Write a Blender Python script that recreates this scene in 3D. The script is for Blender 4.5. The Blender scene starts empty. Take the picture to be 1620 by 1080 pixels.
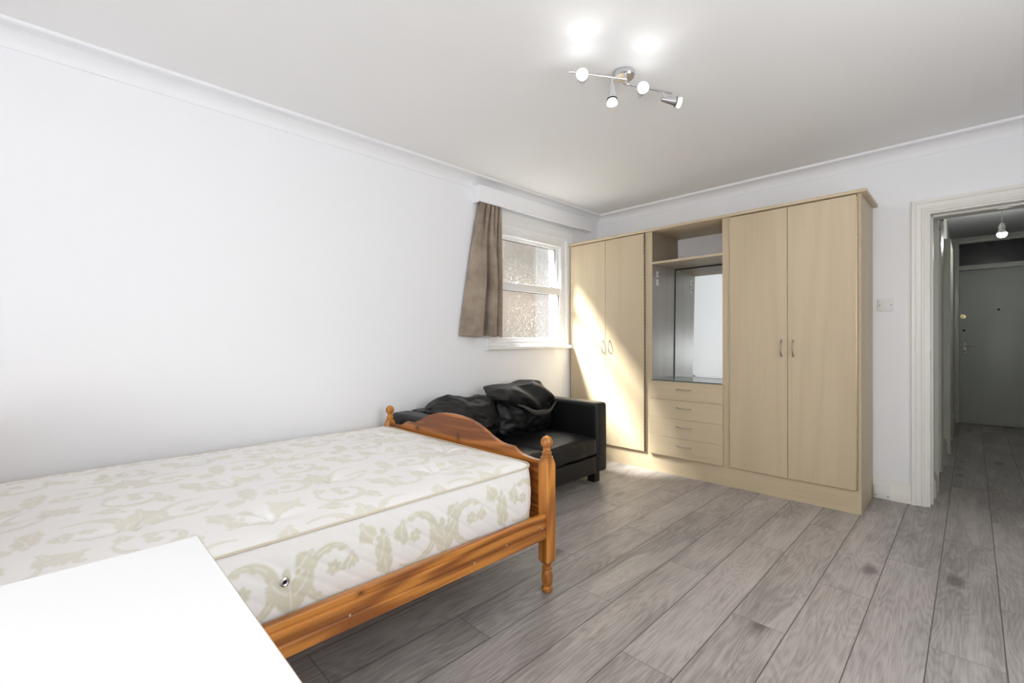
import bpy, bmesh, math, random
import numpy as np
from mathutils import Vector, Matrix, noise as mnoise
random.seed(7)
PI = math.pi
COL = bpy.context.scene.collection
SC = bpy.context.scene

# ------------------------------------------------------------------ colour / nodes
def lin(c):
    return tuple(((v/255)/12.92 if v/255 <= .04045 else ((v/255+.055)/1.055)**2.4) for v in c)
def rgba(c): return (*lin(c), 1)

class NT:
    def __init__(s, name):
        s.m = bpy.data.materials.new(name); s.m.use_nodes = True
        s.t = s.m.node_tree; s.t.nodes.clear()
        s.out = s.n('ShaderNodeOutputMaterial')
    def n(s, typ, **kw):
        nd = s.t.nodes.new(typ)
        for k, v in kw.items(): setattr(nd, k, v)
        return nd
    def lk(s, a, b): s.t.links.new(a, b)
    def put(s, sock, v):
        if isinstance(v, bpy.types.NodeSocket): s.lk(v, sock)
        else: sock.default_value = v
    def math(s, op, a, b=0.0, c=None):
        nd = s.n('ShaderNodeMath', operation=op)
        s.put(nd.inputs[0], a); s.put(nd.inputs[1], b)
        if c is not None: s.put(nd.inputs[2], c)
        return nd.outputs[0]
    def mix(s, f, a, b, blend='MIX'):
        nd = s.n('ShaderNodeMix', data_type='RGBA', blend_type=blend)
        s.put(nd.inputs[0], f); s.put(nd.inputs[6], a); s.put(nd.inputs[7], b)
        return nd.outputs[2]
    def obj(s): return s.n('ShaderNodeTexCoord').outputs['Object']
    def sep(s, v):
        nd = s.n('ShaderNodeSeparateXYZ'); s.lk(v, nd.inputs[0]); return nd.outputs
    def comb(s, x, y, z):
        nd = s.n('ShaderNodeCombineXYZ')
        for i, v in enumerate((x, y, z)): s.put(nd.inputs[i], v)
        return nd.outputs[0]
    def mapv(s, v, scale=(1,1,1), loc=(0,0,0), rot=(0,0,0)):
        nd = s.n('ShaderNodeMapping'); s.lk(v, nd.inputs[0])
        nd.inputs['Scale'].default_value = scale; nd.inputs['Location'].default_value = loc; nd.inputs['Rotation'].default_value = rot
        return nd.outputs[0]
    def noise(s, v, scale=5, detail=3, rough=.5, dist=0):
        nd = s.n('ShaderNodeTexNoise'); s.lk(v, nd.inputs['Vector'])
        nd.inputs['Scale'].default_value = scale; nd.inputs['Detail'].default_value = detail
        nd.inputs['Roughness'].default_value = rough; nd.inputs['Distortion'].default_value = dist
        return nd.outputs[0]
    def ramp(s, f, stops):
        nd = s.n('ShaderNodeValToRGB'); s.lk(f, nd.inputs[0])
        cr = nd.color_ramp
        while len(cr.elements) < len(stops): cr.elements.new(.5)
        for e, (p, c) in zip(cr.elements, stops):
            e.position = p; e.color = c if len(c) == 4 else (*c, 1)
        return nd.outputs[0]
    def smooth(s, v, a, b):
        nd = s.n('ShaderNodeMapRange', interpolation_type='SMOOTHSTEP')
        s.put(nd.inputs[0], v); nd.inputs[1].default_value = a; nd.inputs[2].default_value = b
        return nd.outputs[0]
    def bump(s, h, strength=.2, dist=.01):
        nd = s.n('ShaderNodeBump'); s.put(nd.inputs['Height'], h)
        nd.inputs['Strength'].default_value = strength; nd.inputs['Distance'].default_value = dist
        return nd.outputs[0]
    def pbr(s, color, rough=.5, metal=0.0, bump=None, spec=.5, **kw):
        b = s.n('ShaderNodeBsdfPrincipled')
        s.put(b.inputs['Base Color'], color); s.put(b.inputs['Roughness'], rough); s.put(b.inputs['Metallic'], metal)
        b.inputs['Specular IOR Level'].default_value = spec
        if bump is not None: s.lk(bump, b.inputs['Normal'])
        for k, v in kw.items(): s.put(b.inputs[k.replace('_', ' ')], v)
        s.lk(b.outputs[0], s.out.inputs[0])
        return b

def paint(name, c, rough=.55, var=.03, bump=.05, scale=18, spec=.4):
    t = NT(name); v = t.obj()
    n1 = t.noise(v, 1.3, 3); n2 = t.noise(v, scale*10, 2)
    dark = tuple(max(0, x*(1-var)) for x in lin(c))
    t.pbr(t.mix(n1, (*dark, 1), rgba(c)), rough, bump=t.bump(n2, bump, .002), spec=spec)
    return t.m
def metal(name, c, rough=.2):
    t = NT(name); n = t.noise(t.obj(), 60, 2)
    t.pbr(rgba(c), t.math('MULTIPLY_ADD', n, .1, rough), 1.0)
    return t.m
def wood(name, light, dark, axis, ring=9, contrast=.7, rough=.45, fine=120, long=1.2, bumps=.05, knots=0, coat=0.0, wr=.38, lo=.25, hi=.95, at=()):
    t = NT(name); v = t.obj()
    sc = [1, 1, 1]; sc[axis] = .09*long
    g = t.mapv(v, tuple(sc))
    fig = t.noise(g, ring*.45, 2, .5, .3)
    rings = t.math('SINE', t.math('MULTIPLY', fig, 55.0))
    rings = t.math('MULTIPLY_ADD', rings, .5, .5)
    sc2 = [1, 1, 1]; sc2[axis] = .03*long
    fib = t.noise(t.mapv(v, tuple(sc2)), fine, 3, .6)
    broad = t.noise(g, 2.5, 2)
    f = t.math('ADD', t.math('MULTIPLY', rings, wr), t.math('ADD', t.math('MULTIPLY', fib, .5), t.math('MULTIPLY', broad, .25)))
    f = t.math('MULTIPLY', t.smooth(f, lo, hi), contrast)
    col = t.mix(f, rgba(light), rgba(dark))
    if knots:
        vo = t.n('ShaderNodeTexVoronoi'); sck = [1, 1, 1]; sck[axis] = .55
        t.lk(t.mapv(v, tuple(sck), (.13, .31, .07)), vo.inputs['Vector']); vo.inputs['Scale'].default_value = knots
        k = t.smooth(vo.outputs['Distance'], .11, .03)
        col = t.mix(k, col, rgba(tuple(x*.42 for x in dark)))
    for (kx, ky, kz, ra, rb) in at:
        dx = t.math('SUBTRACT', t.sep(v)[0], kx); dy = t.math('SUBTRACT', t.sep(v)[1], ky); dz = t.math('SUBTRACT', t.sep(v)[2], kz)
        al = (dx, dy, dz)[axis]; ac = [q for q in (0, 2, 1) if q != axis]
        sc_ = t.math('DIVIDE', al, ra); sd = t.math('DIVIDE', t.math('ADD', t.math('ABSOLUTE', (dx, dy, dz)[ac[0]]), t.math('ABSOLUTE', (dx, dy, dz)[ac[1]])) if axis == 1 else (dx, dy, dz)[2], rb)
        rr_ = t.math('SQRT', t.math('ADD', t.math('MULTIPLY', sc_, sc_), t.math('MULTIPLY', sd, sd)))
        rr_ = t.math('ADD', rr_, t.math('MULTIPLY', t.math('SUBTRACT', t.noise(v, 40, 3), .5), .5))
        col = t.mix(t.math('MULTIPLY', t.smooth(rr_, 2.4, .9), .45), col, rgba(dark))
        col = t.mix(t.math('MULTIPLY', t.smooth(rr_, 1.05, .55), .75), col, rgba((84, 40, 14)))
    t.pbr(col, rough, bump=t.bump(fib, bumps, .002), Coat_Weight=coat, Coat_Roughness=.25)
    return t.m

M = {}
M['wall'] = paint('wall_paint', (246, 247, 250), .6, .015, .06)
M['ceiling'] = paint('ceiling_paint', (247, 247, 247), .7, .015, .04)
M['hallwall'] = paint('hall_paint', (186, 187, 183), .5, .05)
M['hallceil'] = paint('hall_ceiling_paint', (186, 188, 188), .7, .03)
M['gloss'] = paint('white_gloss_paint', (236, 234, 228), .3, .03, .05)
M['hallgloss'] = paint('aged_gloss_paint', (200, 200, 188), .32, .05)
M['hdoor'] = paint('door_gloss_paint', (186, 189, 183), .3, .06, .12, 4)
M['upvc'] = paint('window_white', (240, 240, 240), .3, .01, .02)
M['plastic'] = paint('white_plastic', (237, 237, 236), .35, .01, .01)
M['dark'] = paint('dark_gap', (22, 20, 18), .6)
M['oak'] = wood('light_oak_laminate', (198, 181, 152), (168, 149, 120), 2, 4, .62, .42, 110, .55, .03, wr=.16)
M['oakh'] = wood('light_oak_laminate_horizontal', (201, 184, 155), (170, 151, 122), 0, 4, .62, .42, 110, .55, .03, wr=.16)
M['oakshade_grey'] = wood('grey_shaded_oak_laminate', (158, 150, 140), (128, 119, 108), 2, 4, .8, .28, 110, .55, .03, wr=.16)  # oak with the shade of the lower niche mixed into its colour
M['oakshade_brown'] = wood('shaded_oak_laminate', (140, 126, 106), (118, 104, 86), 2, 4, .8, .42, 110, .55, .03, wr=.16)  # browner oak, shade of the upper niche mixed in
M['pinex'] = wood('pine_along_x', (190, 118, 48), (116, 60, 18), 0, 15, .95, .3, 90, .9, .05, 0, .25, lo=.3, hi=.82, at=((.054, .963, .606, .016, .026), (-.344, .963, .60, .022, .014)))
M['piney'] = wood('pine_along_y', (202, 132, 56), (130, 72, 22), 1, 15, .95, .3, 90, .9, .05, 0, .25, lo=.3, hi=.85, at=((.703, .077, .352, .012, .009),))
M['pinez'] = wood('pine_along_z', (206, 136, 58), (136, 78, 26), 2, 15, .9, .28, 90, .9, .04, 0, .3, lo=.3, hi=.85)
M['chrome'] = metal('chrome', (225, 225, 228), .12)
M['steel'] = metal('brushed_steel', (176, 172, 164), .3)
M['brass'] = metal('brass', (214, 196, 150), .28)
M['bronze'] = metal('dull_hinge_metal', (150, 132, 104), .4)
M['tabletop'] = paint('white_laminate', (244, 244, 244), .35, .0, .01)
M['edge'] = paint('tan_edge', (186, 166, 136), .5)
M['glassedge'] = paint('green_glass_edge', (60, 84, 84), .2)

def emit(name, c, s):
    t = NT(name); e = t.n('ShaderNodeEmission'); e.inputs[0].default_value = rgba(c); e.inputs[1].default_value = s
    t.lk(e.outputs[0], t.out.inputs[0]); return t.m
M['bulb_on'] = emit('spot_bulb_lit', (255, 255, 255), 16)
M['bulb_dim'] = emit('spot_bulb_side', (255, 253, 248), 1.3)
M['pend_on'] = emit('pendant_bulb_lit', (255, 255, 255), 14)

def mk_mirror():
    t = NT('mirror_silver'); n = t.noise(t.obj(), 3, 2)
    t.pbr(t.mix(n, (.82, .86, .85, 1), (.86, .89, .88, 1)), .02, 1.0); return t.m
M['mirror'] = mk_mirror()
def mk_glass_shelf():
    t = NT('glass_shelf')
    n = t.noise(t.obj(), 8, 2)
    t.pbr(t.mix(n, rgba((190, 205, 202)), rgba((200, 214, 212))), .06, 0, spec=.9, Alpha=.8); return t.m
M['gshelf'] = mk_glass_shelf()
def mk_obscure():
    t = NT('obscured_glass'); v = t.obj()
    a = t.noise(t.mapv(v, (1, 1, .8)), 32, 3, .6, 1.6)
    b = t.noise(v, 90, 2, .6, .5)
    h = t.math('ADD', a, t.math('MULTIPLY', b, .5))
    bmp = t.bump(h, 1.0, .012)
    g = t.n('ShaderNodeBsdfRefraction'); g.inputs['Color'].default_value = (.95, .96, .95, 1)
    g.inputs['Roughness'].default_value = .3; g.inputs['IOR'].default_value = 1.12; t.lk(bmp, g.inputs['Normal'])
    tr = t.n('ShaderNodeBsdfTransparent'); tr.inputs[0].default_value = (.95, .96, .95, 1)
    gl = t.n('ShaderNodeBsdfGlossy'); gl.inputs['Roughness'].default_value = .2; t.lk(bmp, gl.inputs['Normal'])
    m1 = t.n('ShaderNodeMixShader'); m1.inputs[0].default_value = .30
    t.lk(g.outputs[0], m1.inputs[1]); t.lk(tr.outputs[0], m1.inputs[2])
    m2 = t.n('ShaderNodeMixShader'); t.put(m2.inputs[0], t.math('MULTIPLY', t.smooth(h, .55, 1.1), .22))
    t.lk(m1.outputs[0], m2.inputs[1]); t.lk(gl.outputs[0], m2.inputs[2])
    tl = t.n('ShaderNodeBsdfTranslucent'); tl.inputs[0].default_value = (1, 1, 1, 1); t.lk(bmp, tl.inputs['Normal'])
    m3 = t.n('ShaderNodeMixShader'); t.put(m3.inputs[0], t.math('MULTIPLY', t.smooth(t.noise(t.mapv(v, (1, 1, .7)), 70, 3, .65, 1.2), .48, .72), .030))
    t.lk(m2.outputs[0], m3.inputs[1]); t.lk(tl.outputs[0], m3.inputs[2])
    t.lk(m3.outputs[0], t.out.inputs[0]); return t.m
M['obscure'] = mk_obscure()
def mk_floor():
    t = NT('grey_oak_laminate_planks'); v = t.obj(); x, y, z = t.sep(v)
    W, L = .196, 1.285
    u = t.math('DIVIDE', t.math('ADD', x, .112), W)
    k = t.math('FLOOR', u); fx = t.math('FRACT', t.math('ADD', u, 100))
    yy = t.math('ADD', t.math('SUBTRACT', y, 3.02), t.math('MULTIPLY', t.math('ADD', k, 1), -.525))
    w = t.math('DIVIDE', yy, L); mm = t.math('FLOOR', w); fy = t.math('FRACT', t.math('ADD', w, 100))
    wn = t.n('ShaderNodeTexWhiteNoise', noise_dimensions='3D'); t.lk(t.comb(k, mm, 3.7), wn.inputs['Vector'])
    rnd = wn.outputs['Value']; rc = t.sep(wn.outputs['Color'])
    # plank space
    px = t.math('ADD', x, t.math('MULTIPLY', rnd, 37.0)); py = t.math('ADD', y, t.math('MULTIPLY', rc[1], 23.0))
    pv = t.comb(px, py, t.math('MULTIPLY', rc[2], 9.0))
    fig = t.noise(t.mapv(pv, (1, .15, 1)), 6.5, 2, .5, .25)
    rings = t.math('MULTIPLY_ADD', t.math('SINE', t.math('MULTIPLY', fig, 130.0)), .5, .5)
    fib = t.noise(t.mapv(pv, (1, .035, 1)), 150, 3, .65)
    blot = t.noise(t.mapv(pv, (1, .3, 1)), 5, 3, .55)
    pores = t.noise(t.mapv(pv, (1, .12, 1)), 260, 2, .6)
    vo = t.n('ShaderNodeTexVoronoi'); t.lk(t.mapv(pv, (1, .42, 1)), vo.inputs['Vector']); vo.inputs['Scale'].default_value = 4.0
    kd = t.math('ADD', vo.outputs['Distance'], t.math('MULTIPLY', t.noise(pv, 18, 3), .12))
    knot = t.math('MULTIPLY', t.smooth(kd, .25, .10), t.smooth(t.sep(vo.outputs['Color'])[0], .45, .6))
    f = t.math('ADD', t.math('MULTIPLY', rings, .10), t.math('ADD', t.math('MULTIPLY', fib, .62), t.math('ADD', t.math('MULTIPLY', blot, .62), t.math('MULTIPLY', pores, .16))))
    f = t.smooth(f, .42, 1.06)
    col = t.mix(f, rgba((114, 109, 106)), rgba((182, 176, 172)))
    warm = t.mix(t.math('MULTIPLY', rc[0], .4), col, t.mix(.5, col, rgba((156, 145, 137))))
    tone = t.math('MULTIPLY_ADD', rnd, .22, .89)
    col = t.mix(1.0, warm, t.comb(tone, tone, tone), 'MULTIPLY')
    streak = t.math('MULTIPLY', t.smooth(t.noise(t.mapv(pv, (1, .1, 1)), 5.5, 1, .4, .6), .60, .66), .28)
    col = t.mix(streak, col, rgba((205, 200, 194)))
    col = t.mix(t.math('MULTIPLY', knot, .66), col, rgba((58, 52, 50)))
    ex = t.math('MULTIPLY', t.math('MINIMUM', fx, t.math('SUBTRACT', 1, fx)), W)
    ey = t.math('MULTIPLY', t.math('MINIMUM', fy, t.math('SUBTRACT', 1, fy)), L)
    sx = t.smooth(ex, .0026, .0010); sy = t.math('MULTIPLY', t.smooth(ey, .0020, .0007), .75)
    seam = t.math('MAXIMUM', sx, sy)
    col = t.mix(t.math('MULTIPLY', seam, .85), col, rgba((44, 42, 42)))
    h = t.math('SUBTRACT', t.math('MULTIPLY', fib, .25), seam)
    t.pbr(col, t.math('MULTIPLY_ADD', fib, .12, .36), bump=t.bump(h, .25, .002), spec=.45)
    return t.m
M['floor'] = mk_floor()
def mk_ticking():
    t = NT('damask_ticking'); v = t.obj()
    at = t.n('ShaderNodeAttribute'); at.attribute_name = 'pat'; p = at.outputs['Fac']
    wv = t.noise(t.mapv(v, (1, 1, 1)), 420, 2)
    base = t.mix(t.noise(v, 2.2, 2), rgba((233, 231, 231)), rgba((238, 236, 230)))
    pat = t.mix(t.noise(v, 9, 2), rgba((206, 203, 180)), rgba((219, 214, 196)))
    col = t.mix(t.math('MULTIPLY', p, .95), base, pat)
    h = t.math('ADD', t.math('MULTIPLY', wv, .3), t.math('MULTIPLY', p, .5))
    t.pbr(col, t.math('MULTIPLY_ADD', p, .2, .42), bump=t.bump(h, .25, .002), spec=.35, Sheen_Weight=.15)
    return t.m
M['tick'] = mk_ticking()
M['piping'] = paint('piping_cord', (206, 196, 176), .6)
def mk_leather(name, c, rough, wr=.35):
    t = NT(name); v = t.obj()
    vo = t.n('ShaderNodeTexVoronoi'); t.lk(v, vo.inputs['Vector']); vo.inputs['Scale'].default_value = 380
    n = t.noise(v, 14, 4, .6, .8)
    h = t.math('ADD', t.math('MULTIPLY', vo.outputs['Distance'], .15), t.math('MULTIPLY', n, wr))
    t.pbr(t.mix(n, rgba(c), rgba(tuple(x*1.5 for x in c))), t.math('MULTIPLY_ADD', n, .12, rough), bump=t.bump(h, .3, .006), spec=.5)
    return t.m
M['leather'] = mk_leather('black_leather', (13, 13, 14), .38)
M['leather_soft'] = mk_leather('black_soft_leather', (9, 9, 10), .46, 1.2)
M['flap'] = mk_leather('dull_black_leather', (15, 15, 14), .5, .8)
M['hem'] = mk_leather('olive_lining', (54, 54, 48), .6, .5)
def mk_curtain():
    t = NT('taupe_suede_fabric'); v = t.obj()
    n = t.noise(v, 7, 4, .6); f = t.noise(v, 500, 2)
    c = t.mix(t.smooth(n, .3, .75), rgba((136, 122, 108)), rgba((168, 153, 137)))
    t.pbr(c, .85, bump=t.bump(f, .15, .001), spec=.2, Sheen_Weight=.25); return t.m
M['curtain'] = mk_curtain()
def mk_brick():
    t = NT('pale_brick'); v = t.mapv(t.obj(), (1, 1, 1))
    x, y, z = t.sep(v)
    b = t.n('ShaderNodeTexBrick'); t.lk(t.comb(y, z, 0), b.inputs['Vector']); b.inputs['Scale'].default_value = 4
    b.inputs['Color1'].default_value = rgba((150, 132, 120)); b.inputs['Color2'].default_value = rgba((134, 122, 113)); b.inputs['Mortar'].default_value = rgba((160, 150, 140))
    t.pbr(t.mix(t.smooth(t.noise(v, .55, 2), .42, .62), b.outputs[0], rgba((112, 110, 106))), .8); return t.m
M['brick'] = mk_brick()
def mk_transom():
    t = NT('dark_transom_glass'); n = t.noise(t.obj(), 9, 4)
    t.pbr(t.mix(t.smooth(n, .5, .8), rgba((14, 14, 12)), rgba((30, 29, 26))), .25, spec=.3); return t.m
M['transom'] = mk_transom()

# ------------------------------------------------------------------ mesh helpers
class MB:
    def __init__(s): s.bm = bmesh.new()
    def merge(s, b2):
        me = bpy.data.meshes.new('tmp'); b2.to_mesh(me); s.bm.from_mesh(me); bpy.data.meshes.remove(me); b2.free(); return s
    def box(s, x0, x1, y0, y1, z0, z1, bev=0, seg=2):
        b = bmesh.new()
        bmesh.ops.create_cube(b, size=1, matrix=Matrix.Translation(((x0+x1)/2, (y0+y1)/2, (z0+z1)/2)) @ Matrix.Diagonal((abs(x1-x0), abs(y1-y0), abs(z1-z0), 1)))
        if bev: bmesh.ops.bevel(b, geom=b.edges[:], offset=bev, segments=seg, profile=.5, affect='EDGES')
        return s.merge(b)
    def lathe(s, prof, base, axis=(0, 0, 1), seg=28):
        """prof: (radius, height along axis)"""
        q = Vector((0, 0, 1)).rotation_difference(Vector(axis).normalized()).to_matrix()
        rows = []
        for r, h in prof:
            rows.append([s.bm.verts.new(Vector(base) + q @ Vector((max(r, 1e-5)*math.cos(2*PI*i/seg), max(r, 1e-5)*math.sin(2*PI*i/seg), h))) for i in range(seg)])
        for a, b in zip(rows, rows[1:]):
            for i in range(seg):
                s.bm.faces.new((a[i], a[(i+1) % seg], b[(i+1) % seg], b[i]))
        s.bm.faces.new(rows[0][::-1]); s.bm.faces.new(rows[-1])
        return s
    def cyl(s, p, q, r, r2=None, seg=16):
        p, q = Vector(p), Vector(q); L = (q-p).length
        return s.lathe([(r, 0), (r2 if r2 is not None else r, L)], p, q-p, seg)
    def tube(s, pts, r, seg=10, closed=False, flat=1.0):
        pts = [Vector(p) for p in pts]; n = len(pts); rows = []
        up = None
        for i, p in enumerate(pts):
            if closed: d = pts[(i+1) % n]-pts[i-1]
            else: d = pts[min(i+1, n-1)]-pts[max(i-1, 0)]
            d.normalize()
            if up is None:
                up = d.orthogonal().normalized()
            up = (up - d*up.dot(d)).normalized(); w = d.cross(up)
            rr = r[i] if hasattr(r, '__len__') else r
            rows.append([s.bm.verts.new(p + rr*(up*math.cos(2*PI*j/seg) + w*math.sin(2*PI*j/seg)*flat)) for j in range(seg)])
        m = n if closed else n-1
        for i in range(m):
            a, b = rows[i], rows[(i+1) % n]
            for j in range(seg): s.bm.faces.new((a[j], a[(j+1) % seg], b[(j+1) % seg], b[j]))
        if not closed: s.bm.faces.new(rows[0][::-1]); s.bm.faces.new(rows[-1])
        return s
    def prism(s, poly, f0, f1):
        """poly: 2-d points, f0/f1 map (a,b) to the two end faces"""
        A = [s.bm.verts.new(f0(a, b)) for a, b in poly]; B = [s.bm.verts.new(f1(a, b)) for a, b in poly]
        n = len(poly)
        for i in range(n): s.bm.faces.new((A[i], A[(i+1) % n], B[(i+1) % n], B[i]))
        s.bm.faces.new(A[::-1]); s.bm.faces.new(B)
        return s
    def strips(s, rows, closed=False, caps=False):
        R = [[s.bm.verts.new(p) for p in r] for r in rows]
        for a, b in zip(R, R[1:]):
            n = len(a)
            for i in range(n if closed else n-1): s.bm.faces.new((a[i], a[(i+1) % n], b[(i+1) % n], b[i]))
        if caps: s.bm.faces.new(R[0][::-1]); s.bm.faces.new(R[-1])
        return s
    def build(s, name, mat, parent=None, smooth=True, ang=35):
        bmesh.ops.recalc_face_normals(s.bm, faces=s.bm.faces[:])
        me = bpy.data.meshes.new(name); s.bm.to_mesh(me); s.bm.free()
        return link(name, me, mat, parent, smooth, ang)
def wpos(o):
    v = Vector((0, 0, 0))
    while o is not None: v += o.location; o = o.parent
    return v
def link(name, me, mat, parent=None, smooth=True, ang=35):
    o = bpy.data.objects.new(name, me); COL.objects.link(o)
    me.materials.append(mat)
    if parent is not None:
        me.transform(Matrix.Translation(-wpos(parent))); o.parent = parent
    if smooth:
        me.polygons.foreach_set('use_smooth', [True]*len(me.polygons))
        me.set_sharp_from_angle(angle=math.radians(ang))
    return o
def tag(o, label=None, cat=None, group=None, kind=None):
    if label: o['label'] = label
    if cat: o['category'] = cat
    if group: o['group'] = group
    if kind: o['kind'] = kind
    return o
def thing(name, loc, label, cat, group=None):
    o = bpy.data.objects.new(name, None); o.empty_display_size = .1; COL.objects.link(o); o.location = loc
    return tag(o, label, cat, group)
def struct(o, label=None): return tag(o, label, None, None, 'structure')
def sroot(name, loc=(0, 0, 0), label=None):
    o = bpy.data.objects.new(name, None); COL.objects.link(o); o.location = loc
    return struct(o, label)

# ------------------------------------------------------------------ dimensions
XW, XR, D, YF, ZC = -2.85, 1.0, 4.14, -1.70, 2.445
G0, G1 = .45, 2.05                      # window added in the right wall for fill light
F0, F1, FZ0, FZ1 = -1.15, .90, .75, 2.15
HX, HR, HD, HZ = -.20, .82, 8.56, 2.47
DX0, DX1, DZ = -.197, .59, 1.965         # opening into the hall
WY0, WY1, WZ0, WZ1 = 2.655, 3.585, 1.09, 2.112   # left window opening

# ------------------------------------------------------------------ shell
struct(MB().box(XW-.3, XR+.3, YF-.3, HD+.3, -.12, 0).build('floor', M['floor'], smooth=False), 'grey oak laminate plank floor running into the hall')
struct(MB().box(XW-.3, XR+.3, YF-.3, D+.1, ZC, ZC+.15).build('ceiling', M['ceiling'], smooth=False), 'plain white bedroom ceiling')
T = .22
w = MB()
w.box(XW-T, XW, YF-T, WY0, 0, ZC).box(XW-T, XW, WY1, D+.25, 0, ZC).box(XW-T, XW, WY0, WY1, 0, WZ0).box(XW-T, XW, WY0, WY1, WZ1, ZC)
struct(w.build('wall_left', M['wall'], smooth=False), 'white left wall with window')
w = MB()
w.box(XW, DX0-.02, D, D+.25, 0, ZC).box(DX1+.02, XR, D, D+.25, 0, ZC).box(DX0-.02, DX1+.02, D, D+.25, DZ+.02, ZC)
struct(w.build('wall_back', M['wall'], smooth=False), 'white back wall with opening into the hall')
struct(MB().box(XR, XR+T, YF-T, G0, 0, ZC).box(XR, XR+T, G1, D+.25, 0, ZC).box(XR, XR+T, G0, G1, 0, FZ0).box(XR, XR+T, G0, G1, FZ1, ZC).build('wall_right', M['wall'], smooth=False))
w = MB()
w.box(XW, F0, YF-T, YF, 0, ZC).box(F1, XR, YF-T, YF, 0, ZC).box(F0, F1, YF-T, YF, 0, FZ0).box(F0, F1, YF-T, YF, FZ1, ZC)
struct(w.build('wall_front', M['wall'], smooth=False))
# cornice round the room
prof = [(0, 2.362), (.006, 2.362), (.008, 2.368)] + [(.008+.092*(1-math.cos(a)), 2.368+.06*math.sin(a)) for a in [i*PI/2/8 for i in range(1, 9)]] + [(.100, 2.430), (.108, 2.430), (.108, ZC), (0, ZC)]
rows = []
for p, z in prof:
    rows.append([(XW+p, YF+p, z), (XW+p, D-p, z), (XR-p, D-p, z), (XR-p, YF+p, z)])
c = MB(); c.strips(rows, closed=True)
struct(c.build('trim_1', M['gloss'] if 0 else M['wall'], ang=25), 'white plaster cornice round the ceiling')
# baseboards
def base(name, a, b, along, at, out, mat, h=.142, z0=0):
    """along 'x': runs x a..b on plane y=at, projecting by out"""
    pf = [(0, 0), (1, 0), (1, h*.80), (.75, h*.84), (.62, h*.93), (.3, h), (0, h)]
    m = MB()
    if along == 'x': m.prism(pf, lambda u, v: (a, at+out*u, z0+v), lambda u, v: (b, at+out*u, z0+v))
    else: m.prism(pf, lambda u, v: (at+out*u, a, z0+v), lambda u, v: (at+out*u, b, z0+v))
    return struct(m.build(name, mat, ang=50))
base('baseboard_back', -.498, -.292, 'x', D, -.02, M['gloss'])
base('baseboard_left', YF, 3.60, 'y', XW, .018, M['gloss'])
base('baseboard_right', YF, D, 'y', XR, -.018, M['gloss'])
base('baseboard_front', XW+.02, XR-.02, 'x', YF, .018, M['gloss'])
# architraves
def sweep3(prof, x0, x1, zt, f, z0=0.0):
    """moulding round three sides; prof (across from opening, depth); f(a, b, depth)"""
    rows = [[f(x0-u, z0, v), f(x0-u, zt+u, v), f(x1+u, zt+u, v), f(x1+u, z0, v)] for u, v in prof]
    m = MB(); R = [[m.bm.verts.new(p) for p in r] for r in rows]
    for a, b in zip(R, R[1:]+R[:1]):
        for i in range(3): m.bm.faces.new((a[i], a[i+1], b[i+1], b[i]))
    m.bm.faces.new([r[0] for r in R]); m.bm.faces.new([r[3] for r in R])
    return m
AP = [(0, 0), (0, .014), (.012, .014), (.016, .018), (.026, .018), (.030, .012), (.036, .016), (.055, .020), (.060, .027), (.070, .030), (.079, .030), (.081, .024), (.081, 0)]
j = sroot('trim_2', (0, D, 0), 'white gloss door frame at the hall opening')
sweep3(AP, DX0-.014, DX1+.014, DZ+.014, lambda a, b, d: (a, D-d, b)).build('casing', M['gloss'], j, ang=25)
jm = MB().box(DX0-.02, DX0, D-.002, D+.25, 0, DZ).box(DX1, DX1+.02, D-.002, D+.25, 0, DZ).box(DX0-.02, DX1+.02, D-.002, D+.25, DZ, DZ+.02)
jm.build('jamb', M['gloss'], j)
st = MB().box(DX0-.001, DX0+.012, D+.07, D+.11, 0, DZ, .002).box(DX1-.012, DX1+.001, D+.07, D+.11, 0, DZ, .002).box(DX0, DX1, D+.07, D+.11, DZ-.012, DZ+.001, .002)
st.build('door_stop', M['gloss'], j)
MB().box(DX0-.002, DX0+.0015, D+.012, D+.036, .985, 1.05, .0005).build('strike_plate', M['bronze'], j)

# ------------------------------------------------------------------ hall
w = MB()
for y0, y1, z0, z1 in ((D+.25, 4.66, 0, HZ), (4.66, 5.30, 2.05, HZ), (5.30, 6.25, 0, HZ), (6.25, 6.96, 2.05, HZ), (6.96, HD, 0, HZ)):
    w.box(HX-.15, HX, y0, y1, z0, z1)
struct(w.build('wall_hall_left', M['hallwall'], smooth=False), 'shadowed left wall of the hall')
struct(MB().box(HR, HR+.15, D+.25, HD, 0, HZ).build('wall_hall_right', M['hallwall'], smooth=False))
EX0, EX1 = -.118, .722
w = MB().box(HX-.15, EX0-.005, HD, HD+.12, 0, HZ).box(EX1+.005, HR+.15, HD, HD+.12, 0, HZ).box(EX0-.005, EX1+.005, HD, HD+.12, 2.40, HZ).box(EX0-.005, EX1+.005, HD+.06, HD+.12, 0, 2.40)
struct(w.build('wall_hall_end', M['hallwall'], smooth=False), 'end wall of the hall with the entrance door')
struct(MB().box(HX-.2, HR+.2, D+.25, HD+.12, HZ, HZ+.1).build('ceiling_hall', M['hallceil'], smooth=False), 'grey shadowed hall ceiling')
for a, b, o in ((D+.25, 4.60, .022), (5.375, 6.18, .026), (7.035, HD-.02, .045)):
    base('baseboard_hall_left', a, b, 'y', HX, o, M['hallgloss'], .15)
HP = [(0, 0), (0, .018), (.02, .022), (.05, .026), (.066, .03), (.07, .026), (.07, 0)]
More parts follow.
